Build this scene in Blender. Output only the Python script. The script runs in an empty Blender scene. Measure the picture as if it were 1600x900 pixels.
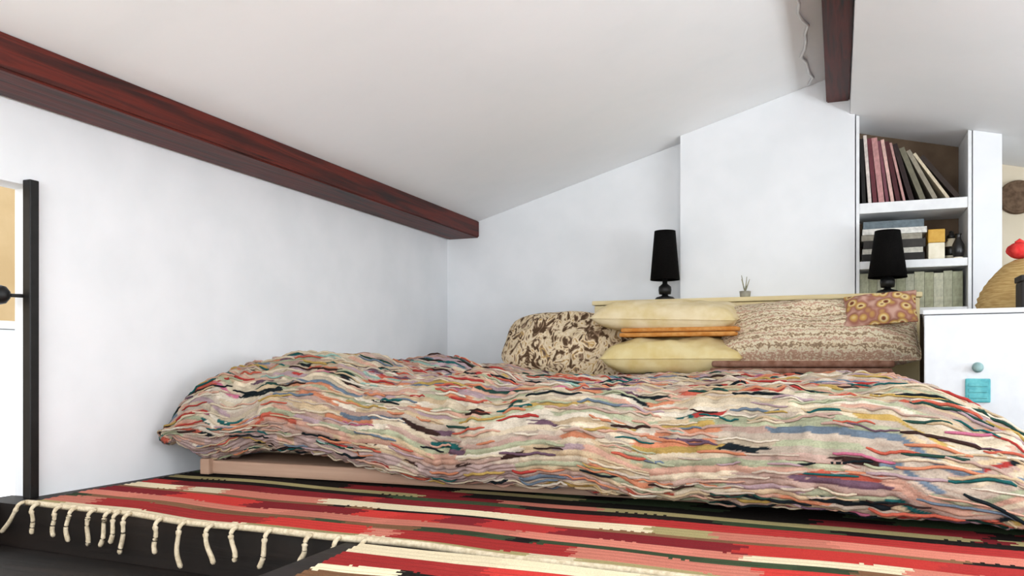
import bpy, bmesh, math, random
import numpy as np
from mathutils import Vector, Matrix, Euler
random.seed(7); rng = np.random.default_rng(11)
SC = bpy.context.scene
COL = SC.collection

# ------------------------------------------------------------------ camera
cam_d = bpy.data.cameras.new('camera'); cam = bpy.data.objects.new('camera', cam_d); COL.objects.link(cam)
cam_d.sensor_width = 36; cam_d.lens = 36*1300/1600; cam_d.shift_y = 120/1600; cam_d.clip_start = 0.02
cam.location = (0, 0, .36); cam.rotation_euler = (math.radians(90), 0, math.atan(510/1300))
SC.camera = cam
# ------------------------------------------------------------------ light
w = bpy.data.worlds.new('daylight'); SC.world = w; w.use_nodes = True
w.node_tree.nodes['Background'].inputs[0].default_value = (.92, .96, 1, 1)
w.node_tree.nodes['Background'].inputs[1].default_value = 1.6
def area(name, loc, rot, sx, sy, power, col):
    l = bpy.data.lights.new(name, 'AREA'); l.shape = 'RECTANGLE'; l.size = sx; l.size_y = sy; l.energy = power; l.color = col
    o = bpy.data.objects.new(name, l); COL.objects.link(o); o.location = loc; o.rotation_euler = rot
    return o
area('window_daylight', (-.1, -1.32, .75), (math.radians(122), 0, 0), 2.6, 1.0, 48, (.91, .96, 1))
area('right_ceiling_fill', (2.06, 1.8, .55), (0, math.radians(142), 0), .6, 2.4, 62, (.91, .96, 1))  # unseen fill added to brighten the ceiling; the right wall has no window
area('roof_window_daylight', (1.35, .25, 1.13), (0, math.radians(14), 0), .8, 1.3, 9, (.91, .96, 1))
area('side_room_fill', (-2.95, .4, .95), (0, 0, 0), 1.0, 1.0, 3.0, (1, .98, .95))  # added lamp that brightens the side room, no source seen there
vs = SC.view_settings
vs.view_transform = 'Standard'; vs.look = 'None'; vs.gamma = 1; vs.exposure = 0.47
vs.use_curve_mapping = False

# ------------------------------------------------------------------ helpers
def lin(h):
    h = h.lstrip('#'); out = []
    for i in (0, 2, 4):
        c = int(h[i:i+2], 16)/255
        out.append(c/12.92 if c <= .04045 else ((c+.055)/1.055)**2.4)
    return tuple(out)
def nodes(name, rough=.7, spec=.3):
    m = bpy.data.materials.new(name); m.use_nodes = True
    nt = m.node_tree; b = nt.nodes['Principled BSDF']
    b.inputs['Roughness'].default_value = rough
    b.inputs['Specular IOR Level'].default_value = spec
    return m, nt, b
def ramp(nt, stops, interp='LINEAR'):
    r = nt.nodes.new('ShaderNodeValToRGB'); e = r.color_ramp; e.interpolation = interp
    while len(e.elements) < len(stops): e.elements.new(.5)
    for el, (p, c) in zip(e.elements, stops): el.position = p; el.color = (*lin(c), 1)
    return r
def coords(nt, scale=(1,1,1), rot=(0,0,0), out='Object'):
    tc = nt.nodes.new('ShaderNodeTexCoord'); mp = nt.nodes.new('ShaderNodeMapping')
    mp.inputs['Scale'].default_value = scale; mp.inputs['Rotation'].default_value = rot
    nt.links.new(tc.outputs[out], mp.inputs[0]); return mp
def bump(nt, b, src, strength, dist):
    bp = nt.nodes.new('ShaderNodeBump'); bp.inputs['Strength'].default_value = strength; bp.inputs['Distance'].default_value = dist
    nt.links.new(src, bp.inputs['Height']); nt.links.new(bp.outputs[0], b.inputs['Normal'])
def mat_noise(name, c1, c2, scale=8, rough=.7, spec=.3, bstr=.15, bdist=.004, stretch=(1,1,1), detail=4, lo=.35, hi=.65):
    m, nt, b = nodes(name, rough, spec)
    mp = coords(nt, stretch); n = nt.nodes.new('ShaderNodeTexNoise')
    n.inputs['Scale'].default_value = scale; n.inputs['Detail'].default_value = detail
    nt.links.new(mp.outputs[0], n.inputs['Vector'])
    r = ramp(nt, [(lo, c1), (hi, c2)]); nt.links.new(n.outputs['Fac'], r.inputs[0]); nt.links.new(r.outputs[0], b.inputs['Base Color'])
    if bstr: bump(nt, b, n.outputs['Fac'], bstr, bdist)
    return m
def mat_attr(name, rough=.95, bscale=260, bstr=.5, bdist=.003):
    m, nt, b = nodes(name, rough, .1)
    a = nt.nodes.new('ShaderNodeAttribute'); a.attribute_name = 'yarn'
    mp = coords(nt); n = nt.nodes.new('ShaderNodeTexNoise'); n.inputs['Scale'].default_value = bscale; n.inputs['Detail'].default_value = 3
    nt.links.new(mp.outputs[0], n.inputs['Vector'])
    mx = nt.nodes.new('ShaderNodeMixRGB'); mx.blend_type = 'MULTIPLY'; mx.inputs[0].default_value = .35
    r = ramp(nt, [(.3, '#b0b0b0'), (.6, '#ffffff')]); nt.links.new(n.outputs['Fac'], r.inputs[0])
    nt.links.new(a.outputs['Color'], mx.inputs[1]); nt.links.new(r.outputs[0], mx.inputs[2])
    nt.links.new(mx.outputs[0], b.inputs['Base Color'])
    bump(nt, b, n.outputs['Fac'], bstr, bdist)
    return m
def mat_wood(name, stops, scale=3, stretch=(14, .7, 14), rough=.55):
    m, nt, b = nodes(name, rough, .35)
    mp = coords(nt, stretch); n = nt.nodes.new('ShaderNodeTexNoise'); n.inputs['Scale'].default_value = scale; n.inputs['Detail'].default_value = 8; n.inputs['Distortion'].default_value = .6
    nt.links.new(mp.outputs[0], n.inputs['Vector'])
    r = ramp(nt, stops); nt.links.new(n.outputs['Fac'], r.inputs[0]); nt.links.new(r.outputs[0], b.inputs['Base Color'])
    bump(nt, b, n.outputs['Fac'], .5, .006); return m

def obj(name, verts, faces, m, parent=None, smooth=False):
    me = bpy.data.meshes.new(name); me.from_pydata([tuple(v) for v in verts], [], faces); me.update()
    if m: me.materials.append(m)
    if smooth: me.polygons.foreach_set('use_smooth', [True]*len(me.polygons))
    o = bpy.data.objects.new(name, me); COL.objects.link(o)
    if parent: o.parent = parent
    return o
def from_bm(name, bm, m, parent=None, smooth=False):
    bmesh.ops.recalc_face_normals(bm, faces=bm.faces)
    me = bpy.data.meshes.new(name); bm.to_mesh(me); bm.free()
    if m: me.materials.append(m)
    if smooth: me.polygons.foreach_set('use_smooth', [True]*len(me.polygons))
    o = bpy.data.objects.new(name, me); COL.objects.link(o)
    if parent: o.parent = parent
    return o
def box_bm(x0, x1, y0, y1, z0, z1, bev=0, bm=None):
    bm = bm or bmesh.new()
    r = bmesh.ops.create_cube(bm, size=1)
    for v in r['verts']:
        v.co = Vector(((x0+x1)/2 + v.co.x*(x1-x0), (y0+y1)/2 + v.co.y*(y1-y0), (z0+z1)/2 + v.co.z*(z1-z0)))
    if bev:
        es = list({e for v in r['verts'] for e in v.link_edges})
        bmesh.ops.bevel(bm, geom=es, offset=bev, segments=2, profile=.6, affect='EDGES')
    return bm
def box(name, x0, x1, y0, y1, z0, z1, m, parent=None, bev=0):
    return from_bm(name, box_bm(x0, x1, y0, y1, z0, z1, bev), m, parent)
def prism(name, poly, y0, y1, m, parent=None, axis='y', bev=0):
    """poly of (x,z) extruded along y, or of (x,y) extruded along z"""
    bm = bmesh.new()
    f = (lambda p, t: (p[0], t, p[1])) if axis == 'y' else (lambda p, t: (p[0], p[1], t))
    a = [bm.verts.new(f(p, y0)) for p in poly]; b = [bm.verts.new(f(p, y1)) for p in poly]
    bm.faces.new(a); bm.faces.new(b[::-1]); n = len(poly)
    for i in range(n): bm.faces.new((a[i], a[(i+1) % n], b[(i+1) % n], b[i]))
    if bev: bmesh.ops.bevel(bm, geom=bm.edges[:], offset=bev, segments=2, affect='EDGES')
    return from_bm(name, bm, m, parent)
def lathe(name, prof, m, parent=None, seg=32, loc=(0,0,0), smooth=True):
    vs_, fs = [], []
    n = len(prof)
    for i in range(seg):
        a = 2*math.pi*i/seg
        for r, z in prof: vs_.append((loc[0]+r*math.cos(a), loc[1]+r*math.sin(a), loc[2]+z))
    for i in range(seg):
        j = (i+1) % seg
        for k in range(n-1): fs.append((i*n+k, j*n+k, j*n+k+1, i*n+k+1))
    bm = bmesh.new(); vv = [bm.verts.new(v) for v in vs_]
    for f in fs:
        try: bm.faces.new([vv[q] for q in f])
        except ValueError: pass
    bmesh.ops.remove_doubles(bm, verts=bm.verts, dist=1e-5)
    return from_bm(name, bm, m, parent, smooth)
def tube(name, pts, rads, m, parent=None, seg=8):
    pts = [Vector(p) for p in pts]
    if not hasattr(rads, '__len__'): rads = [rads]*len(pts)
    vs_, fs = [], []
    up = Vector((0, 0, 1))
    for i, p in enumerate(pts):
        d = (pts[min(i+1, len(pts)-1)] - pts[max(i-1, 0)]).normalized()
        u = d.cross(up)
        if u.length < .2: u = d.cross(Vector((1, 0, 0)))
        u.normalize(); v = d.cross(u)
        for k in range(seg):
            a = 2*math.pi*k/seg; vs_.append(p + (u*math.cos(a)+v*math.sin(a))*rads[i])
    for i in range(len(pts)-1):
        for k in range(seg):
            fs.append((i*seg+k, i*seg+(k+1) % seg, (i+1)*seg+(k+1) % seg, (i+1)*seg+k))
    fs.append(tuple(range(seg))[::-1]); fs.append(tuple((len(pts)-1)*seg+k for k in range(seg)))
    return obj(name, vs_, fs, m, parent, True)
def tag(o, label, cat=None, group=None, kind=None):
    if label: o['label'] = label
    if cat: o['category'] = cat
    if group: o['group'] = group
    if kind: o['kind'] = kind
    return o
def structure(o, label, cat):
    return tag(o, label, cat, None, 'structure')
def empty(name, loc=(0,0,0), rot=(0,0,0)):
    o = bpy.data.objects.new(name, None); COL.objects.link(o); o.location = loc; o.rotation_euler = rot; o.empty_display_size = .05
    return o

# ------------------------------------------------------------------ materials
M_WALL = mat_noise('white_plaster', '#ebedef', '#f1f2f4', 5, .85, .2, .12, .004)
M_CEIL = mat_noise('white_ceiling_plaster', '#f7f8f9', '#fcfcfd', 4, .85, .2, .1, .004)
M_CREAM = mat_noise('cream_plaster', '#e3d6bd', '#ecdfc8', 5, .85, .2, .1, .004)
M_TRIM = mat_noise('white_paint', '#e6e7e8', '#eeefef', 20, .5, .35, .05, .001)
M_BEAM = mat_wood('red_brown_stained_wood', [(.28, '#160604'), (.42, '#3d1008'), (.58, '#5f1a0c'), (.75, '#200905')])
M_DARK = mat_wood('dark_stained_boards', [(.3, '#0c0908'), (.7, '#211813')], 2, (.8, 10, 10), .6)
M_FLOOR = mat_wood('pale_floor_boards', [(.3, '#a3927c'), (.7, '#c4b49c')], 2, (.9, 8, 8), .6)
M_BLACK = mat_noise('black_painted_metal', '#0a0a0a', '#141313', 40, .45, .4, .03, .001)
M_SHADE = mat_noise('black_lampshade_fabric', '#070606', '#100e0d', 200, .9, .1, .2, .001)
M_LEDGE = mat_noise('pale_yellow_paint', '#dcc795', '#e6d5a8', 6, .7, .25, .08, .002)
M_BASE = mat_wood('pinkish_pale_wood', [(.3, '#a5826c'), (.7, '#bf9d86')], 2, (.8, 10, 10), .6)
M_SHEET = mat_noise('mauve_cotton', '#a58c88', '#bfa7a0', 12, .9, .1, .2, .004)
M_YARN = mat_attr('rag_yarn')
M_KILIM = mat_attr('kilim_wool', .95, 420, .4, .002)
M_COTTON = mat_noise('cream_cotton_cord', '#bfae90', '#dccdb2', 120, .9, .1, .3, .002)
M_MATTRESS = mat_noise('cream_mattress_ticking', '#cfc0a8', '#ddd0ba', 20, .9, .1, .1, .002)

# ------------------------------------------------------------------ the room
KX, GY, BY = -2.04, 4.21, -1.4          # low side wall, gable wall, wall behind the camera
def roofL(x): return 1.69 + .29*x        # x <= 0
def roofR(x): return 1.505 - .25*(x-.05)
RX = 2.1
structure(prism('ceiling_left', [(KX-.1, roofL(KX-.1)), (.05, roofL(.05)), (.05, roofL(.05)+.12), (KX-.1, roofL(KX-.1)+.12)], BY-.1, 4.9, M_CEIL),
          'white plastered ceiling slope above the bed and long side beam', 'ceiling')
structure(prism('ceiling_right', [(.05, roofR(.05)), (RX+.1, roofR(RX+.1)), (RX+.1, roofR(RX+.1)+.12), (.05, roofL(.05)+.12)], .0, 4.9, M_CEIL),
          'white plastered ceiling slope on the bookcase side of the ridge', 'ceiling')
# roof window frame zone behind the camera: ceiling goes on around it
bm = bmesh.new()
for (x0, x1, y0, y1) in ((.05, .9, BY-.1, 0), (1.8, RX+.1, BY-.1, 0), (.9, 1.8, BY-.1, -.9)):
    a = [bm.verts.new((x, y, z)) for x, y, z in ((x0, y0, roofR(x0)), (x1, y0, roofR(x1)), (x1, y1, roofR(x1)), (x0, y1, roofR(x0)))]
    b = [bm.verts.new(v.co + Vector((0, 0, .1))) for v in a]
    bm.faces.new(a); bm.faces.new(b[::-1])
    for i in range(4): bm.faces.new((a[i], a[(i+1) % 4], b[(i+1) % 4], b[i]))
structure(from_bm('ceiling_rear', bm, M_CEIL), 'white ceiling slope around the roof window behind the viewer', 'ceiling')
# low wall with an opening at its near end
OY0, OY1, OZ = .75, 1.64, .845
bm = box_bm(KX-.08, KX, OY1, GY+.1, -.1, roofL(KX)-.001)
box_bm(KX-.08, KX, BY, OY0, -.1, roofL(KX)-.001, bm=bm)
box_bm(KX-.08, KX, OY0, OY1, OZ, roofL(KX)-.001, bm=bm)
structure(from_bm('wall_left', bm, M_WALL), 'white plastered low wall along the bed below the long beam', 'wall')
structure(prism('wall_back', [(KX-.08, -.1), (-.72, -.1), (-.72, roofL(-.72)-.001), (KX-.08, roofL(KX-.08)-.001)], GY, GY+.1, M_WALL),
          'white gable wall behind the patterned brown cushion', 'wall')
structure(prism('wall_chimney', [(-.72, 0), (.07, 0), (.07, roofR(.07)-.001), (.049, roofR(.05)-.001), (.049, roofL(.049)-.001), (-.72, roofL(-.72)-.001)], 4.09, 4.45, M_WALL),
          'white projecting wall block under the ridge beam between the lamps', 'wall')
structure(prism('wall_pier', [(.545, 0), (.655, 0), (.655, roofR(.655)-.001), (.545, roofR(.545)-.001)], 4.1, 4.62, M_WALL),
          'narrow white wall pier right of the book niche', 'wall')
structure(prism('wall_alcove', [(.07, 0), (RX, 0), (RX, roofR(RX)-.001), (.07, roofR(.07)-.001)], 4.62, 4.72, M_CREAM),
          'cream wall at the back of the right-hand alcove', 'wall')
structure(box('wall_right', RX, RX+.1, BY, 4.72, -.1, roofR(RX)-.001, M_WALL), 'white low wall outside the view on the right', 'wall')
# wall behind the viewer with a wide window opening
bm = box_bm(KX, -1.45, BY-.1, BY, -.1, 1.1); box_bm(1.25, RX, BY-.1, BY, -.1, .95, bm=bm)
box_bm(-1.45, 1.25, BY-.1, BY, -.1, .2, bm=bm); box_bm(-1.45, 1.25, BY-.1, BY, 1.25, 1.29, bm=bm)
structure(from_bm('wall_front', bm, M_WALL), 'white gable wall with a wide window behind the viewer', 'wall')

# raised sleeping platform with a dark front board, and the lower floor
PE = [(KX, 1.535), (-.93, 1.455), (-.90, .55), (RX, .55)]
structure(prism('floor', PE + [(RX, 4.7), (KX, 4.7)], -.11, 0, M_DARK, axis='z'), 'dark raised sleeping platform floor under the striped rugs', 'floor')
structure(box('floor_lower', -4.2, RX, BY-.1, 1.27, -.16, -.112, M_FLOOR), 'pale worn lower floor in front of the dark platform step', 'floor')
structure(box('floor_step', -4.2, -.895, 1.271, 1.72, -.16, -.111, M_DARK), 'dark floor strip below the fringe of the striped rug', 'floor')
structure(box('trim_1', KX-.09, KX+.0, OY0, OY1-.001, -.11, -.001, M_DARK), 'dark sill board in the opening beside the black post', 'sill')
# side room seen through the opening
bm = box_bm(-3.6, -3.5, -.6, 3.6, -.112, 1.3); box_bm(-3.6, KX-.081, 3.5, 3.6, -.112, 1.3, bm=bm)
M_BEIGE = mat_noise('beige_plaster', '#bfa57c', '#cbb28a', 5, .85, .2, .1, .004)
structure(from_bm('wall_side_room', bm, M_BEIGE), 'beige wall seen through the opening beyond the black post', 'wall')

# beams
rw = roofL
ob = prism('side_beam', [(-2.03, 1.060), (-1.845, 1.060), (-1.845, rw(-1.845)-.002), (-2.03, rw(-2.03)-.002)], BY, GY-.002, M_BEAM, bev=.006)
tag(ob, 'long red-brown wooden beam running along the low left wall', 'beam', 'exposed roof beams')
bm = bmesh.new()
prism_poly = [(-.052, 1.562), (.047, 1.562), (.047, rw(0)-.003), (-.052, rw(-.052)-.003)]
ob = prism('ridge_beam', prism_poly, BY, 4.088, M_BEAM, bev=.005)
tag(ob, 'red-brown ridge beam ending on the white wall block', 'beam', 'exposed roof beams')
pts = []
for i in range(60):
    y = -.5 + i*(4.55/59); x = -.125 + .012*math.sin(i*.9) + .008*math.sin(i*2.3)
    pts.append((x, y, rw(x)-.008))
ob = tube('electric_cable', pts, .006, M_TRIM)
tag(ob, 'thin white cable running along the ceiling beside the ridge beam', 'cable')

# ------------------------------------------------------------------ black post and rail
post = empty('black_post', (KX+.014, 1.614, 0))
box('upright', -.014, .014, -.014, .014, 0.0, OZ+.012, M_BLACK, post, .003)
tube('rail_arm', [(-.01, -.008, .545), (-.02, -.025, .545), (-.03, -.05, .545)], .005, M_BLACK, post)
lathe('rail_knob', [(0, -.026), (.014, -.022), (.024, -.008), (.024, .008), (.014, .022), (0, .026)], M_BLACK, post, 16, (-.035, -.062, .545))
tag(post, 'slim black metal post at the rug corner with a side knob', 'post')
cab = empty('low_white_cabinet', (-3.1, 2.2, -.112))
box('body', -.39, .3, -1.0, .7, .02, .60, M_TRIM, cab, .006)
box('cabinet_top', -.39, .32, -1.02, .72, .602, .63, M_TRIM, cab, .006)
box('plinth', -.38, .27, -.98, .68, 0, .02, M_TRIM, cab)
tag(cab, 'white low cabinet glimpsed left of the black post', 'cabinet')

# ------------------------------------------------------------------ kilim rugs
def sm_noise(n, k):
    a = rng.normal(size=n//k+4); x = np.arange(n)/k
    i = x.astype(int); f = x-i; f = f*f*(3-2*f)
    return a[i]*(1-f)+a[i+1]*f
KCOL = {'red': '#a83230', 'salmon': '#c97a68', 'cream': '#e6d6b4', 'dark': '#1f1a17', 'green': '#38452f', 'wine': '#7b2328', 'brown': '#7d5a40', 'bright': '#c23a34', 'olive': '#a79a6c', 'pink': '#d65f68'}
KC = {k: np.array(lin(v)) for k, v in KCOL.items()}
def kilim(name, corner, ux, uy, W, L, z0, rows, seed, nx=420, ny=170, border=None, block=(.1, .4)):
    """woven strip rug: rows run along ux, stacked along uy; thin slab with colour per weft row"""
    r = random.Random(seed)
    tot = sum(h for h, _ in rows)
    edges = np.cumsum([0]+[h for h, _ in rows])/tot
    X = np.linspace(0, 1, nx+1); Y = np.linspace(0, 1, ny+1)
    gx, gy = np.meshgrid(X, Y)
    P = np.zeros(gx.shape+(3,))
    wav = .004*np.sin(gx*19+gy*3)*np.sin(gy*11+1)
    edge_w = .010*np.sin(gx*23)+.006*np.sin(gx*51+2)
    for k in range(2): P[..., k] = corner[k] + gx*W*ux[k] + (gy*L+edge_w*(1-gy))*uy[k]
    P[..., 2] = z0 + .006 + .0035*np.maximum(0, np.sin(gx*17+gy*5)*np.sin(gy*9)) + .0012*np.sin(gy*L/.012*math.pi)
    n1 = (nx+1)*(ny+1)
    B = P.copy(); B[..., 2] = z0
    V = np.concatenate([P.reshape(-1, 3), B.reshape(-1, 3)])
    F = []
    idx = np.arange(n1).reshape(ny+1, nx+1)
    top = np.stack([idx[:-1, :-1], idx[:-1, 1:], idx[1:, 1:], idx[1:, :-1]], -1).reshape(-1, 4)
    sides = []
    for e in (idx[0, :], idx[-1, ::-1], idx[::-1, 0], idx[:, -1]):
        for a, b in zip(e[:-1], e[1:]): sides.append((a+n1, b+n1, b, a))
    bot = [(idx[0, 0]+n1, idx[-1, 0]+n1, idx[-1, -1]+n1, idx[0, -1]+n1)]
    faces = top.tolist()+sides
    cols = np.zeros((len(faces), 3))
    cyc = (Y[:-1]+Y[1:])/2; cxc = (X[:-1]+X[1:])/2
    cc = np.zeros((ny, nx, 3))
    wob = .004*np.sin(cxc*30+seed)
    segs = []
    for h, cs in rows:
        x = -r.random()*.2; lst = []
        while x < 1.05:
            l = r.uniform(*block)/W*(1 if r.random() < .8 else .25)
            lst.append((x, KC[r.choice(cs)]*r.uniform(.8, 1.12))); x += l
        segs.append(lst)
    for j in range(ny):
        for i in range(nx):
            ri = min(len(rows)-1, max(0, int(np.searchsorted(edges, cyc[j]+wob[i]+.0007*((i*7) % 3-1), 'right')-1)))
            lst = segs[ri]; c = lst[0][1]
            for x, q in lst:
                if x <= cxc[i] + .004*((j*5) % 3-1): c = q
                else: break
            cc[j, i] = c
    cols[:ny*nx] = cc.reshape(-1, 3); cols[ny*nx:] = KC['cream']
    o = obj(name, V, faces, M_KILIM, None, False)
    at = o.data.attributes.new('yarn', 'FLOAT_COLOR', 'FACE')
    at.data.foreach_set('color', np.concatenate([cols, np.ones((len(cols), 1))], 1).astype(np.float32).ravel())
    return o
R_ = math.radians
rows1 = [(.03, ['cream', 'cream', 'olive']), (.05, ['red', 'salmon', 'bright']), (.025, ['dark', 'brown', 'green']), (.04, ['salmon', 'cream', 'salmon']), (.055, ['red', 'bright', 'wine']),
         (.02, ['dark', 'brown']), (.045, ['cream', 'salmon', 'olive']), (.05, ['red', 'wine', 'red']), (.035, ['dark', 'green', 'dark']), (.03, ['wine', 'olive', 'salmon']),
         (.05, ['dark', 'green', 'dark', 'wine']), (.03, ['green', 'dark', 'olive']), (.05, ['dark', 'green', 'wine']), (.06, ['wine', 'red']), (.04, ['dark', 'green']), (.06, ['red', 'pink', 'cream'])]  # dark and green far rows colour in the shade below the quilt hem
ang = R_(-4.4)
u1 = (math.cos(ang), math.sin(ang)); v1 = (-math.sin(ang), math.cos(ang))
# first rug: its fringed end lies along the platform edge
u1 = np.array(u1); v1 = np.array((-.07, .9975))
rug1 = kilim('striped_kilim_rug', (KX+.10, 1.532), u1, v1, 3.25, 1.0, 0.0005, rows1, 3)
R1 = empty('fringed_striped_rug'); 
rug1.parent = R1; rug1.name = 'woven_field'
bord = tube('cord_border', [(KX+.10+u1[0]*t, 1.528+u1[1]*t+.010*math.sin(t/3.25*23)+.006*math.sin(t/3.25*51+2), .007) for t in np.linspace(0, 3.2, 120)], .0075, M_COTTON, R1, 6)
tag(R1, 'red and cream striped woven rug with a hanging fringe at the platform edge', 'rug')
# tassels hang over the platform edge
tpos = [.0, .06, .145, .20, .265, .315, .345, .385, .505, .585, .665, .73, .82, .93, 1.0, 1.06]
for k, t in enumerate(tpos):
    bx, by = KX+.10+u1[0]*t, 1.520+u1[1]*t-.004 + .010*math.sin(t/3.25*23)+.006*math.sin(t/3.25*51+2)
    L = random.uniform(.055, .085) if t < .9 else .04
    lean = random.uniform(-.012, .012) if k else -.05
    pts, rad = [], []
    for q in range(22):
        s_ = q/21
        arc = min(1, s_/.22); hang = max(0, (s_-.22)/.78)
        a_ = arc*math.pi/2
        pts.append((bx+lean*hang+.007*math.sin(hang*4.6+k)*hang, by+.006-.022*math.sin(a_)-.002*math.sin(hang*4+k*2), .009-.014*(1-math.cos(a_))-L*hang))
        rad.append(.0048+.0012*hang-(.0028 if q == 21 else 0)+(.0016 if 5 <= q <= 6 else 0))
    tube('tassel', pts, rad, M_COTTON, R1, 7)
rows2 = [(.05, ['cream']), (.07, ['bright', 'red', 'red']), (.035, ['cream', 'cream', 'dark']), (.05, ['red', 'brown', 'wine']), (.05, ['cream', 'salmon', 'olive']), (.06, ['bright', 'red'])]
a2 = math.radians(-3.5)
rug2 = kilim('small_striped_rug', (-.80, .96), (math.cos(a2), math.sin(a2)), (-.12, .99), 1.9, .42, .0125, rows2[::-1], 9, 300, 70)
tag(rug2, 'red and cream rug overlapping the fringed rug at the bottom of the picture', 'rug')

# ------------------------------------------------------------------ bed
bed = empty('low_bed', (-.87, 3.1, 0))
box('bed_base', -1.0, .97, -.98, .78, .0125, .056, M_BASE, bed, .008)
box('mattress', -.96, .93, -.83, .77, .066, .24, M_MATTRESS, bed, .03)
box('corner_foot', -1.02, -.985, -1.0, -.965, .0125, .062, M_BASE, bed, .004)
tag(bed, 'low bed with a pale wooden base under the colourful rag quilt', 'bed')

# rag quilt ---------------------------------------------------------
def vnoise(s, t, fs, ft, seed):
    g = np.random.default_rng(seed).normal(size=(64, 64))
    x = s*fs; y = t*ft; i = np.floor(x).astype(int); j = np.floor(y).astype(int)
    fx = x-i; fy = y-j; fx = fx*fx*(3-2*fx); fy = fy*fy*(3-2*fy)
    G = lambda a, b: g[a % 64, b % 64]
    return (G(i, j)*(1-fx)+G(i+1, j)*fx)*(1-fy)+(G(i, j+1)*(1-fx)+G(i+1, j+1)*fx)*fy
NS, NT = 560, 620
XL, XR = -1.86, .12
DL, DR = .24, .42
s1 = np.linspace(-DL, (XR-XL)+DR, NS+1)
prof = np.array([(.06, .052), (-.005, .048), (-.05, .072), (-.07, .12), (-.065, .17), (-.035, .22), (.03, .262), (.12, .29), (.28, .308), (.55, .316), (.9, .316), (1.3, .314), (1.70, .314)])
seg = np.concatenate([[0], np.cumsum(np.hypot(*np.diff(prof, axis=0).T))])
T = seg[-1]
t1 = np.linspace(0, 1, NT+1)**1.35*T       # finer toward the foot
q0 = np.interp(t1, seg, prof[:, 0]); z0 = np.interp(t1, seg, prof[:, 1])
ker = np.ones(15)/15
pad = lambda a: np.convolve(np.pad(a, 7, 'edge'), ker, 'valid')
q0, z0 = pad(q0), pad(z0)
S, Tt = np.meshgrid(s1, t1)
Q = np.repeat(q0[:, None], NS+1, 1); Z = np.repeat(z0[:, None], NS+1, 1)
Xin = XL+np.clip(S, 0, XR-XL)
eL = np.clip(-S, 0, None)/DL; eR = np.clip(S-(XR-XL), 0, None)/DR
spread = .10 + .34/(1+np.exp((Q-.42)/.07))
X = Xin - .135*np.sin(np.minimum(eL*2.3, 2.3)) + spread*np.sin(eR*1.45)
kL = 1-.52*(eL**1.3); 
kR = np.where(eR > 0, np.exp(-(eR*1.55)**2.0), 1)
lift = .075*np.exp(-((Xin-XL-.25)/.45)**2)*np.exp(-((Q-.35)/.6)**2)     # quilt bunched up at the near left corner
botl = np.clip((XR-.5-Xin)/1.6, 0, 1)*.0                             # hem rides higher on the left
Zf = .012 + (Z+lift-.012)*kL*kR
Zf += botl*np.exp(-((Z-.05)/.06)**2)*(eR == 0)
eS = np.clip(eL*1.8, 0, 1); eS = eS*eS*(3-2*eS)
Zf += eS*np.maximum(0, .215-.06*eL-Zf)*.85
Zf = np.maximum(Zf, .014)
Y0 = 2.13 - .085*(Xin-XL)
Y = Y0 + Q + .0*eL + np.where(eR > 0, -.02*np.sin(eR*1.5), 0)
# large folds
fold = .016*vnoise(S+3, Tt, 3.1, 5.0, 1) + .010*vnoise(S+3, Tt, 7.0, 9.0, 2)
front = 1/(1+np.exp((Q-.15)/.06))
Y -= front*(.018*vnoise(S+3, Tt, 6.5, 2.0, 3))
Zf += fold*np.where(Zf < .06, .35, 1)*np.where(Q > 1.25, .3, np.where(Xin > -.9, .75, 1))
P = np.stack([X, Y, Zf], -1)
du = np.gradient(P, axis=1); dv = np.gradient(P, axis=0)
N = np.cross(du, dv); N /= np.linalg.norm(N, axis=-1, keepdims=True)+1e-9
# rag rows
wob = .020*vnoise(S+5, Tt*.5, 1.6, 1.2, 4) + .010*vnoise(S+5, Tt, 7, 3, 5) + .004*vnoise(S+5, Tt, 19, 9, 25)
wob = wob + np.where(eR > 0, .05*np.sin(eR*9), 0) + .03*np.exp(-((S-.1)/.25)**2)*np.sin(S*14)
rowc = (Tt + wob)/.0145
ri = np.floor(rowc).astype(int); fr = rowc-ri
tuft = vnoise(S+1, Tt, 55, 60, 6)
H = .0055*np.sqrt(np.clip(1-(2*fr-1)**2, 0, 1)) + .0022*tuft + .004*vnoise(S+2, rowc*.4, 24, 1, 7)
P = P + N*H[..., None]
P[..., 2] = np.maximum(P[..., 2], .0155)
P[..., 0] = np.maximum(P[..., 0], KX+.012)
lim = np.where(P[..., 1] > 2.70, .225, 9); P[..., 0] = np.minimum(P[..., 0], lim)
V = P.reshape(-1, 3)
idx = np.arange(V.shape[0]).reshape(NT+1, NS+1)
F = np.stack([idx[:-1, :-1], idx[:-1, 1:], idx[1:, 1:], idx[1:, :-1]], -1).reshape(-1, 4)
QP = [('#dccbb0', 9), ('#cfb795', 8), ('#d9ab95', 7), ('#cbbaa8', 7), ('#e6dac6', 6), ('#bfa294', 6), ('#c96450', 4), ('#d38a68', 4), ('#c2a25c', 3.5), ('#b3b697', 2), ('#b89fa3', 4),
      ('#24605f', 2.5), ('#1c2428', 4), ('#2a4a42', 2.5), ('#3d2a26', 3), ('#c4708a', 1.2), ('#71808f', 2.5), ('#b5413c', 3), ('#6f5564', 1.5), ('#9fc0b2', 1.2)]
qc = np.array([lin(c) for c, _ in QP])*.80; qw = np.array([x for _, x in QP], float); qw /= qw.sum()
nr = int(ri.max()-ri.min()+1); rmin = int(ri.min())
rowcol = np.zeros((nr, NS, 3))
r2 = random.Random(5)
sc_ = (s1[:-1]+s1[1:])/2
paleI = [0, 1, 2, 3, 4, 5, 10, 9]; 
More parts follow.
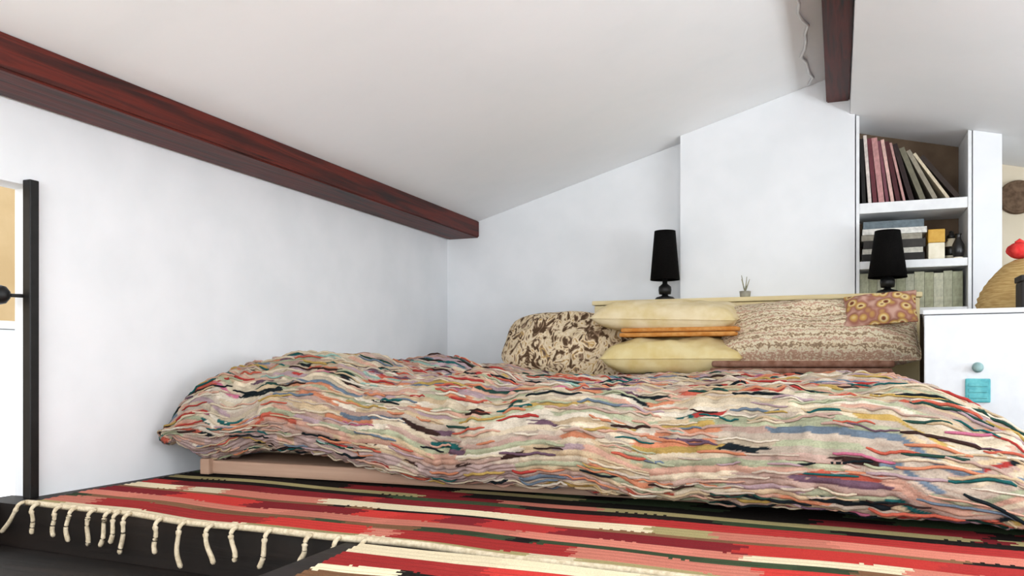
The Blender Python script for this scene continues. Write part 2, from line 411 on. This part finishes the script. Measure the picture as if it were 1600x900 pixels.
for k in range(nr):
    i = 0; base_pale = qc[r2.choice(paleI)]
    while i < NS:
        dark = False
        if r2.random() < .40: c = base_pale*r2.uniform(.82, 1.1)
        else:
            c = qc[rng.choice(len(qc), p=qw)]; dark = c.sum() < .45
        l = int(r2.uniform(7, 26) if dark else r2.uniform(9, 42))
        if r2.random() < .07: l *= 2
        rowcol[k, i:i+l] = c*r2.uniform(.85, 1.08); i += l
fri = ri-rmin
jag = (np.arange(NS+1)[None, :]+np.round(3*vnoise(S+4, Tt, 40, 160, 15))).astype(int)
cols = rowcol[np.clip(fri, 0, nr-1), np.clip(jag, 0, NS-1)]
cols = cols*(1+.10*np.clip(tuft, -1.5, 1.5))[..., None]
# mauve lining shows along the hem of the left half
hem = (Tt < .15) & (S < 1.1) & (vnoise(S+9, Tt, 9, 14, 12) < .9)
cols[hem] = np.array(lin('#b59e98'))*(.9+.12*tuft[hem])[:, None]
cols = np.clip(cols, .004, .95).reshape(-1, 3)
quilt = obj('rag_quilt', V.tolist(), F.tolist(), M_YARN, None, True)
at = quilt.data.attributes.new('yarn', 'FLOAT_COLOR', 'POINT')
at.data.foreach_set('color', np.concatenate([cols, np.ones((len(cols), 1))], 1).astype(np.float32).ravel())
sol = quilt.modifiers.new('thickness', 'SOLIDIFY'); sol.thickness = .008; sol.offset = -1
tag(quilt, 'multicoloured rag quilt with short woven stripes spread over the low bed', 'quilt')
# loose rag ends standing out of the weave
vs_, fs_, cl_ = [], [], []
def strand(pts, r, c):
    b = len(vs_); n = len(pts)
    for i, p in enumerate(pts):
        d = pts[min(i+1, n-1)]-pts[max(i-1, 0)]; d = d/(np.linalg.norm(d)+1e-9)
        u = np.cross(d, (0, 0, 1)); u /= np.linalg.norm(u)+1e-9; v = np.cross(d, u)
        for k in range(5):
            a = 2*math.pi*k/5; vs_.append(tuple(p+(u*math.cos(a)+v*math.sin(a))*r*(.6 if i in (0, n-1) else 1)))
    for i in range(n-1):
        for k in range(5):
            fs_.append((b+i*5+k, b+i*5+(k+1) % 5, b+(i+1)*5+(k+1) % 5, b+(i+1)*5+k)); cl_.append(c)
for k in range(900):
    j = int(rng.integers(20, int(NT*.62))); i = int(rng.integers(10, NS-60)); n = int(rng.integers(7, 18)); st = 2
    path = []; jj = float(j); right = i > NS*.86
    slope = rng.normal()*.10 + (rng.choice([-1, 1])*.6 if right else 0); ph = rng.uniform(0, 6.3); am = rng.uniform(.2, .9)
    for q in range(n):
        ii = min(NS, i+q*st); jc = int(np.clip(jj, 0, NT)); jj += slope*st+am*math.sin(ph+q*.7)
        path.append(P[jc, ii]+N[jc, ii]*(.001+.003*math.sin(math.pi*q/(n-1))))
    strand(path, rng.uniform(.0022, .004), qc[rng.choice(len(qc), p=qw)])
lo = obj('loose_rag_ends', vs_, fs_, M_YARN, quilt, True); lo['kind'] = 'stuff'
at = lo.data.attributes.new('yarn', 'FLOAT_COLOR', 'FACE')
at.data.foreach_set('color', np.concatenate([np.array(cl_), np.ones((len(cl_), 1))], 1).astype(np.float32).ravel())

# ------------------------------------------------------------------ ledge, lamps
ledge = empty('headboard_ledge', (-.39, 3.98, 0))
box('body', -.71, .71, -.085, .10, .0, .645, M_LEDGE, ledge, .006)
box('ledge_top', -.72, .72, -.095, .105, .647, .668, M_LEDGE, ledge, .005)
tag(ledge, 'pale yellow ledge standing behind the pillows against the white wall', 'ledge')
def lamp(loc, rb, rt, h, label, z=.098):
    L = empty('table_lamp', loc)
    lathe('lamp_base', [(0, 0), (.045, 0), (.047, .008), (.04, .016), (.016, .022), (.013, .03), (0, .03)], M_BLACK, L)
    lathe('stem', [(0, .028), (.028, .03), (.031, .05), (.029, .066), (.012, .08), (.009, .16), (0, .16)], M_BLACK, L)
    lathe('lamp_shade', [(rb-.003, z+.001), (rb, z), (rt, z+h), (rt-.003, z+h), (rb-.003, z+.001)], M_SHADE, L)
    lathe('shade_top', [(0, z+h-.006), (rt-.004, z+h-.006), (rt-.004, z+h-.003), (0, z+h-.003)], M_SHADE, L)
    tag(L, label, 'lamp', 'black bedside lamps'); return L
lamp((-.775, 3.985, .6685), .070, .050, .235, 'black lamp on the ledge beside the bare white wall')
lamp((.20, 3.985, .6685), .080, .052, .205, 'black lamp on the ledge in front of the book niche', .072)
# small plant-like ornament between the lamps
orn = empty('twig_ornament', (-.40, 3.96, .6685))
lathe('pot', [(0, 0), (.022, 0), (.026, .03), (.022, .03), (0, .026)], mat_noise('grey_stoneware', '#8f8a7c', '#aaa594', 30, .7), orn, 16)
mt = mat_noise('dry_grey_green_twig', '#8b8a72', '#b0aa90', 30, .9)
for k in range(5):
    a = k*1.3; tube('twig', [(0, 0, .026), (.008*math.cos(a), .008*math.sin(a), .05), (.02*math.cos(a), .02*math.sin(a), .085+.01*(k % 3))], [.003, .0028, .0015], mt, orn, 5)
tag(orn, 'small pot of pale dry twigs on the ledge between the lamps', 'ornament')

# ------------------------------------------------------------------ pillows
def mat_pattern(name, kind):
    m, nt, b = nodes(name, .92, .1)
    if kind == 'animal':
        mp = coords(nt, (1, .55, 1)); v = nt.nodes.new('ShaderNodeTexNoise'); v.inputs['Scale'].default_value = 22; v.inputs['Detail'].default_value = 2.5; v.inputs['Distortion'].default_value = 1.8
        nt.links.new(mp.outputs[0], v.inputs['Vector'])
        r = ramp(nt, [(.0, '#2c2018'), (.40, '#5b4633'), (.455, '#9a7f68'), (.49, '#d9c39d'), (.58, '#ead9bd'), (.63, '#c9a468'), (.68, '#86705f'), (.75, '#3a2b24')])
        src = v.outputs['Fac']
    elif kind == 'bands':
        mp = coords(nt, (1, 1, 1)); w_ = nt.nodes.new('ShaderNodeTexWave'); w_.bands_direction = 'Y'; w_.inputs['Scale'].default_value = 9; w_.inputs['Distortion'].default_value = 4; w_.inputs['Detail'].default_value = 4; w_.inputs['Detail Scale'].default_value = 9
        nt.links.new(mp.outputs[0], w_.inputs['Vector'])
        r = ramp(nt, [(0, '#8f7a62'), (.08, '#b59a7e'), (.2, '#d9c6a2'), (.5, '#e6dbc0'), (.72, '#d3ccae'), (.88, '#d8b8a0'), (1, '#b8957c')])
        src = w_.outputs['Fac']
    elif kind == 'rings':
        mp = coords(nt); v = nt.nodes.new('ShaderNodeTexVoronoi'); v.inputs['Scale'].default_value = 24; v.feature = 'F1'
        nt.links.new(mp.outputs[0], v.inputs['Vector'])
        r = ramp(nt, [(0, '#5b2f22'), (.18, '#8a5138'), (.28, '#e4cf9a'), (.42, '#c79f58'), (.55, '#a06a5a'), (.8, '#c9a190')])
        src = v.outputs['Distance']
    nt.links.new(src, r.inputs[0]); nt.links.new(r.outputs[0], b.inputs['Base Color'])
    n = nt.nodes.new('ShaderNodeTexNoise'); n.inputs['Scale'].default_value = 180; bump(nt, b, n.outputs['Fac'], .35, .003)
    return m
def pillow(name, W, D, T, m, loc, rot, seed, label, cat='pillow', piping=None, flat=2.6, rnd=.0):
    """soft cushion: W x D with thickness T, corners pinched, seam round the edge"""
    n = 40; a = np.linspace(-1, 1, n+1); U, Vv = np.meshgrid(a, a)
    ed = np.clip((1-np.abs(U)**flat), 0, 1)**.55*np.clip((1-np.abs(Vv)**flat), 0, 1)**.55
    px = U*(1-.06*(1-Vv**2)*0 - .05*Vv**2*0)*W/2*(1-.05*(1-np.abs(Vv)**2)*np.abs(U)**3)
    py = Vv*D/2*(1-.06*(1-np.abs(U)**2)*np.abs(Vv)**3)
    px = px*(1-rnd*Vv**4); py = py*(1-rnd*1.6*np.abs(U)**3)
    wr = .05*vnoise(U*.5+7, Vv*.5+7, 5, 5, seed)+.03*vnoise(U*.5+7, Vv*.5+7, 12, 12, seed+1)
    zt = T/2*ed*(1+wr*2); zb = -T/2*ed*(1-wr)
    vt = np.stack([px, py, zt+.002], -1).reshape(-1, 3); vb = np.stack([px, py, zb-.002], -1).reshape(-1, 3)
    idx = np.arange((n+1)**2).reshape(n+1, n+1); k = (n+1)**2
    F = np.stack([idx[:-1, :-1], idx[:-1, 1:], idx[1:, 1:], idx[1:, :-1]], -1).reshape(-1, 4)
    faces = F.tolist()+(F[:, ::-1]+k).tolist()
    for e in (idx[0, :], idx[:, -1], idx[-1, ::-1], idx[::-1, 0]):
        for p, q in zip(e[:-1], e[1:]): faces.append((int(p+k), int(q+k), int(q), int(p)))
    root = empty(name, loc, rot)
    obj('cover', np.concatenate([vt, vb]), faces, m, root, True)
    ring = [tuple((vt[i]+vb[i])/2) for i in np.concatenate([idx[0, :-1], idx[:-1, -1], idx[-1, :0:-1], idx[:0:-1, 0]])]
    ring.append(ring[0])
    tube('seam', ring, .004, piping or m, root, 6)
    tag(root, label, cat); return root
R = math.radians
M_AN = mat_pattern('brown_cream_print', 'animal'); M_BD = mat_pattern('beige_banded_weave', 'bands'); M_RG = mat_pattern('brown_ring_print', 'rings')
M_PY = mat_noise('soft_yellow_linen', '#d8c184', '#e3d2a0', 14, .92, .1, .2, .004)
M_PC = mat_noise('cream_linen', '#dcc794', '#ead9b4', 14, .92, .1, .2, .004)
M_OR = mat_noise('orange_wool', '#c5803c', '#d69a58', 40, .95, .1, .25, .003)
M_BR = mat_noise('brown_mauve_wool', '#76503f', '#93705f', 30, .95, .1, .3, .003)
pillow('print_pillow', .66, .38, .20, M_AN, (-1.15, 3.68, .452), (R(50), R(4), R(4)), 20, 'cream pillow with brown blotchy print left of the yellow pillows', flat=2.2, rnd=.16)
pillow('yellow_pillow', .60, .42, .15, M_PY, (-.66, 3.63, .400), (R(4), 0, R(2)), 30, 'yellow pillow at the bottom of the pale stack on the bed', flat=4.5, rnd=.04)
pillow('cream_pillow', .64, .40, .13, M_PC, (-.69, 3.67, .572), (R(6), R(2), R(-3)), 40, 'cream pillow on top of the orange folded throw', flat=4.5, rnd=.04)
pillow('banded_pillow', .78, .34, .20, M_BD, (-.085, 3.62, .488), (R(44), 0, R(2)), 50, 'beige banded pillow leaning beside the white bedside cabinet', flat=3.6, rnd=.05)
pillow('ring_cushion', .26, .16, .07, M_RG, (.15, 3.55, .578), (R(50), R(-4), R(-6)), 60, 'small brown cushion with ring print leaning on the banded pillow', 'cushion')
def folded(name, W, D, h, n, m, loc, rz, label):
    root = empty(name, loc, (0, 0, rz))
    for k in range(n):
        t = h/n; z = k*t
        bm = box_bm(-W/2+.006*(k % 2), W/2-.008*((k+1) % 2), -D/2+.004*k, D/2, z+.001, z+t-.001, t*.42)
        from_bm('fold', bm, m, root, True)
    tag(root, label, 'blanket'); return root
folded('folded_throw', .50, .34, .040, 2, M_OR, (-.62, 3.65, .478), R(-3), 'orange folded throw between the yellow and the cream pillow')
folded('folded_blanket', .66, .34, .055, 2, M_BR, (-.14, 3.47, .322), R(1), 'brown mauve folded blanket under the beige banded pillow')

# ------------------------------------------------------------------ white bedside cabinet and what stands on it
M_CABW = mat_noise('cool_white_cabinet_paint', '#d3d6da', '#dadde0', 20, .5, .35, .05, .001)
wc = empty('white_cabinet', (.25, 2.9, 0), (0, 0, R(-5)))
box('body', 0, 1.1, 0, .95, 0.0, .515, M_CABW, wc, .004)
box('cabinet_top', -.004, 1.104, -.004, .954, .517, .532, M_CABW, wc, .003)
tag(wc, 'plain white bedside cabinet right of the bed with a teal plate', 'cabinet')
M_TEAL = mat_noise('teal_enamel', '#3f9aa3', '#5db4b8', 60, .4, .4, .05, .001)
M_TGREY = mat_noise('grey_green_enamel', '#7d9c9c', '#93b0ae', 60, .5, .4, .05, .001)
tp = box('teal_plate', .113, .181, -.0085, -.0005, .245, .318, M_TEAL, wc, .004); tp['label'] = 'small teal square plate'
for z_ in (.263, .281, .299): box('plate_rib', .122, .172, -.0115, -.0085, z_-.005, z_+.005, M_TEAL, tp, .0012)
kb = lathe('knob', [(0, 0), (.016, 0), (.016, .004), (.007, .006), (.007, .014), (.013, .018), (.013, .026), (.008, .031), (0, .031)], M_TGREY, wc, 20)
kb.location = (.147, -.0005, .352); kb.rotation_euler = (R(90), 0, 0); kb['label'] = 'small round grey-green knob'
# basket
bk = empty('straw_basket', (.64, 3.45, .532))
M_STRAW = mat_noise('tan_straw', '#a88752', '#c9ab74', 25, .9, .1, .4, .004, (1, 1, 9))
pr = [(0, 0), (.15, 0), (.17, .02)]
for k in range(8):
    z = .02+k*.022; r_ = .17*math.cos(k/8*1.2); pr += [(r_+.006, z+.006), (r_-.002, z+.014)]
pr += [(.05, .205), (0, .21)]
lathe('woven_body', pr, M_STRAW, bk, 40)
tube('rim', [(.165*math.cos(a), .165*math.sin(a), .02) for a in np.linspace(0, 2*math.pi, 40)], .009, M_STRAW, bk, 6)
tag(bk, 'tan domed straw basket standing on the white cabinet', 'basket')
M_REDC = mat_noise('red_cloth', '#c83030', '#de4a44', 30, .9, .1, .4, .006)
bm = bmesh.new(); bmesh.ops.create_icosphere(bm, subdivisions=3, radius=.04)
for v in bm.verts:
    a = math.atan2(v.co.y, v.co.x); v.co *= 1+.10*math.sin(5*a)*(1-abs(v.co.z)/.04)+.05*math.sin(9*a+v.co.z*90); v.co.z *= .75
rd = empty('red_bundle', (.605, 3.44, .770)); from_bm('cloth', bm, M_REDC, rd, True)
tube('knot', [(-.012, 0, .026), (0, 0, .036), (.012, .004, .028)], .007, M_REDC, rd, 8)
tag(rd, 'small red bundle on top of the straw basket', 'bundle')
db = empty('dark_box', (.60, 3.12, .532))
box('body', -.055, .075, -.05, .05, 0, .095, M_DARK, db, .005); box('lid', -.058, .078, -.053, .053, .096, .116, M_DARK, db, .004)
tag(db, 'dark brown box on the white cabinet in front of the basket', 'box')
# round brown thing on the alcove wall
disc = empty('round_plaque', (.80, 4.618, 1.165), (R(90), 0, 0))
M_BRD = mat_noise('brown_carved_wood', '#5a4636', '#7b6450', 40, .8, .2, .4, .004)
lathe('plaque_body', [(0, 0), (.075, 0), (.082, .008), (.078, .022), (.06, .026), (.052, .020), (.02, .022), (0, .030)], M_BRD, disc, 36)
lathe('rim', [(.066, .024), (.072, .030), (.079, .026), (.079, .018), (.066, .018)], M_BRD, disc, 36)
tag(disc, 'round brown plaque hanging on the cream alcove wall', 'plaque')

# ------------------------------------------------------------------ book niche
bc = empty('book_niche', (.075, 4.1, 0))
NW = .465
def npoly(x0, x1, z0):
    return [(x0, z0), (x1, z0), (x1, roofR(x1+.075)-.003), (x0, roofR(x0+.075)-.003)]
M_NB = mat_noise('brown_back_panel', '#5c4a3a', '#6d5a48', 10, .8, .2, .05, .001)
for nm, x0, x1 in (('side_panel', 0.0, .014), ('side_panel', NW-.014, NW)):
    o = prism(nm, npoly(x0, x1, .0), 0, .32, M_TRIM, bc)
prism('back_panel', npoly(.0145, NW-.0145, .0), .306, .318, M_NB, bc)
for z0_, z1_ in ((1.047, 1.094), (.794, .829), (.585, .615)):
    box('shelf', .0145, NW-.0145, .004, .305, z0_, z1_, M_TRIM, bc, .002)
tag(bc, 'white open book niche built in beside the white wall block', 'bookcase')
bmats = {}
def bmat(c):
    if c not in bmats:
        d = '#%02x%02x%02x' % tuple(int(int(c[i:i+2], 16)*.86) for i in (1, 3, 5))
        bmats[c] = mat_noise('book_cover_'+c[1:], d, c, 60, .6, .3, .05, .001)
    return bmats[c]
M_PAGE = mat_noise('book_paper', '#d8cfbd', '#e8e0d0', 200, .9, .1, .1, .001, (40, 1, 1))
def book(t, h, d, c, loc, rot, label, group):
    """spine toward -y, thickness along x from 0 to t, height along z"""
    b = empty('book', loc, rot)
    bm = box_bm(0, t, 0, .003, 0, h); box_bm(0, .0025, .003, d, 0, h, bm=bm); box_bm(t-.0025, t, .003, d, 0, h, bm=bm)
    from_bm('cover', bm, bmat(c), b)
    box('pages', .003, t-.003, .0035, d-.004, .003, h-.004, M_PAGE, b)
    tag(b, label, 'book', group); return b
G1 = 'leaning books in the top of the niche'
ups = [('#15110f', .016, .30, 2, 'black book at the left end of the top niche shelf'),
       ('#e3d6cd', .014, .315, 4, 'cream thin book beside the black one on the top niche shelf'),
       ('#6b3038', .018, .30, 5, 'wine red book left in the top niche row'),
       ('#c58f8c', .024, .30, 6, 'wide dusty pink book in the top niche row'),
       ('#7a4550', .013, .285, 7, 'dark mauve thin book right of the wide pink one'),
       ('#e2b9ae', .014, .29, 8.5, 'pale pink thin book in the middle of the top niche row'),
       ('#4f1f24', .018, .28, 10, 'dark red book in the middle of the top niche row'),
       ('#c79a93', .010, .275, 12, 'thin rosy book between the dark books on the top shelf'),
       ('#2b1a18', .020, .27, 15, 'near-black tilted book on the top niche shelf'),
       ('#75705d', .022, .255, 20, 'olive grey tilted book on the top niche shelf'),
       ('#9a917f', .018, .25, 26, 'stone grey strongly tilted book on the top niche shelf'),
       ('#dccdb0', .012, .25, 33, 'cream strongly slanting book at the right of the top shelf'),
       ('#33261f', .020, .24, 37, 'dark brown slanting book at the right end of the top shelf')]
zb = 1.0945; px_ = .075+.0155; prev = None
for c, t, h, a, lab in ups:
    a_ = R(a)
    if prev is None: x = px_ + h*math.sin(a_)
    else:
        xi, ti, hi, ai = prev
        cx = xi+ti*math.cos(ai)-hi*math.sin(ai); cz = ti*math.sin(ai)+hi*math.cos(ai)
        x = max(cx+min(cz, h*math.cos(a_))*math.tan(a_), xi+ti/math.cos(ai)+.0005)
        if h*math.cos(a_) < cz:     # shorter book: its own top corner leans on the neighbour's face
            x = max(xi+ti/math.cos(ai)+.0005, xi+ti/math.cos(ai)-h*math.cos(a_)*math.tan(ai)+h*math.sin(a_)+.0005)
    prev = (x, t, h, a_)
    if x+t*math.cos(a_) > .075+NW-.016: print('BOOK past niche', lab, x); continue
    book(t, h, .22, c, (x, 4.13, zb), (0, -a_, 0), lab, G1)
G2 = 'books lying flat in the middle of the niche'
z = .8295
for k, (c, t, h, lab) in enumerate([('#26221f', .034, .26, 'black book at the bottom of the flat stack'), ('#d9d4c6', .024, .25, 'white book second from the bottom of the flat stack'), ('#3a3632', .036, .255, 'charcoal book in the middle of the flat stack'),
                    ('#a39c8c', .026, .25, 'grey beige book below the white one in the flat stack'), ('#e9e6de', .026, .265, 'white book second from the top of the flat stack'), ('#6d7a80', .034, .25, 'blue grey book on top of the flat stack')]):
    book(t, h, .2, c, (.098+.004*(k % 3), 4.125+.006*(k % 2), z+t), (0, R(90), 0), lab, G2)
    z += t+.0006
M_YEL = mat_noise('yellow_ochre_glaze', '#c9962e', '#dcae4c', 30, .5, .4, .1, .002)
M_CRM = mat_noise('cream_glaze', '#e3d8bd', '#efe6d0', 30, .4, .4, .05, .001)
M_BLG = mat_noise('black_glaze', '#0d0c0b', '#1c1917', 30, .35, .5, .05, .001)
bx_ = empty('cream_box', (.40, 4.19, .8295)); box('body', -.026, .040, -.05, .05, 0, .075, M_CRM, bx_, .003); box('lid', -.027, .041, -.052, .052, .076, .135, M_YEL, bx_, .004)
tag(bx_, 'cream box with a yellow lid beside the flat book stack', 'box')
jg = empty('patterned_jar', (.475, 4.22, .8295))
lathe('jar_body', [(0, 0), (.018, 0), (.028, .02), (.030, .05), (.024, .08), (.016, .09), (.016, .1), (0, .1)], M_CRM, jg, 24)
lathe('black_band', [(.0285, .022), (.0315, .03), (.0325, .05), (.030, .062), (.026, .05), (.026, .03), (.0285, .022)], M_BLG, jg, 24)
lathe('lid', [(0, .101), (.019, .101), (.019, .112), (.008, .122), (.010, .13), (0, .136)], M_BLG, jg, 24)
tag(jg, 'cream jar with black band and black lid on the middle niche shelf', 'jar')
vz = empty('black_vase', (.492, 4.135, .8295))
lathe('vase_body', [(0, 0), (.016, 0), (.026, .03), (.024, .06), (.012, .085), (.010, .1), (.015, .108), (.011, .106), (0, .098)], M_BLG, vz, 24)
lathe('foot_ring', [(0, -.0), (.019, 0), (.019, .005), (0, .005)], M_CRM, vz, 24)
tag(vz, 'small black vase at the right end of the middle niche shelf', 'vase')
G3 = 'pale olive books in the bottom of the niche'
x = .0915; k = 0
ORD = ['first', 'second', 'third', 'fourth', 'fifth', 'sixth', 'seventh', 'eighth', 'ninth', 'tenth', 'eleventh', 'twelfth']
rr = random.Random(4)
cs = ['#b9b89c', '#a9a88a', '#c6c4ab', '#b0af95', '#a3a488', '#bdbca4']
while x < .5:
    t = [.038, .034, .04, .036][k % 4]; h = .163-.004*(k % 3)
    if x+t > .523: break
    book(t, h, .16, cs[k % len(cs)], (x, 4.15, .6155), (0, 0, 0), 'pale olive upright book, %s from the left in the bottom niche compartment' % ORD[k], G3)
    x += t+.0012; k += 1
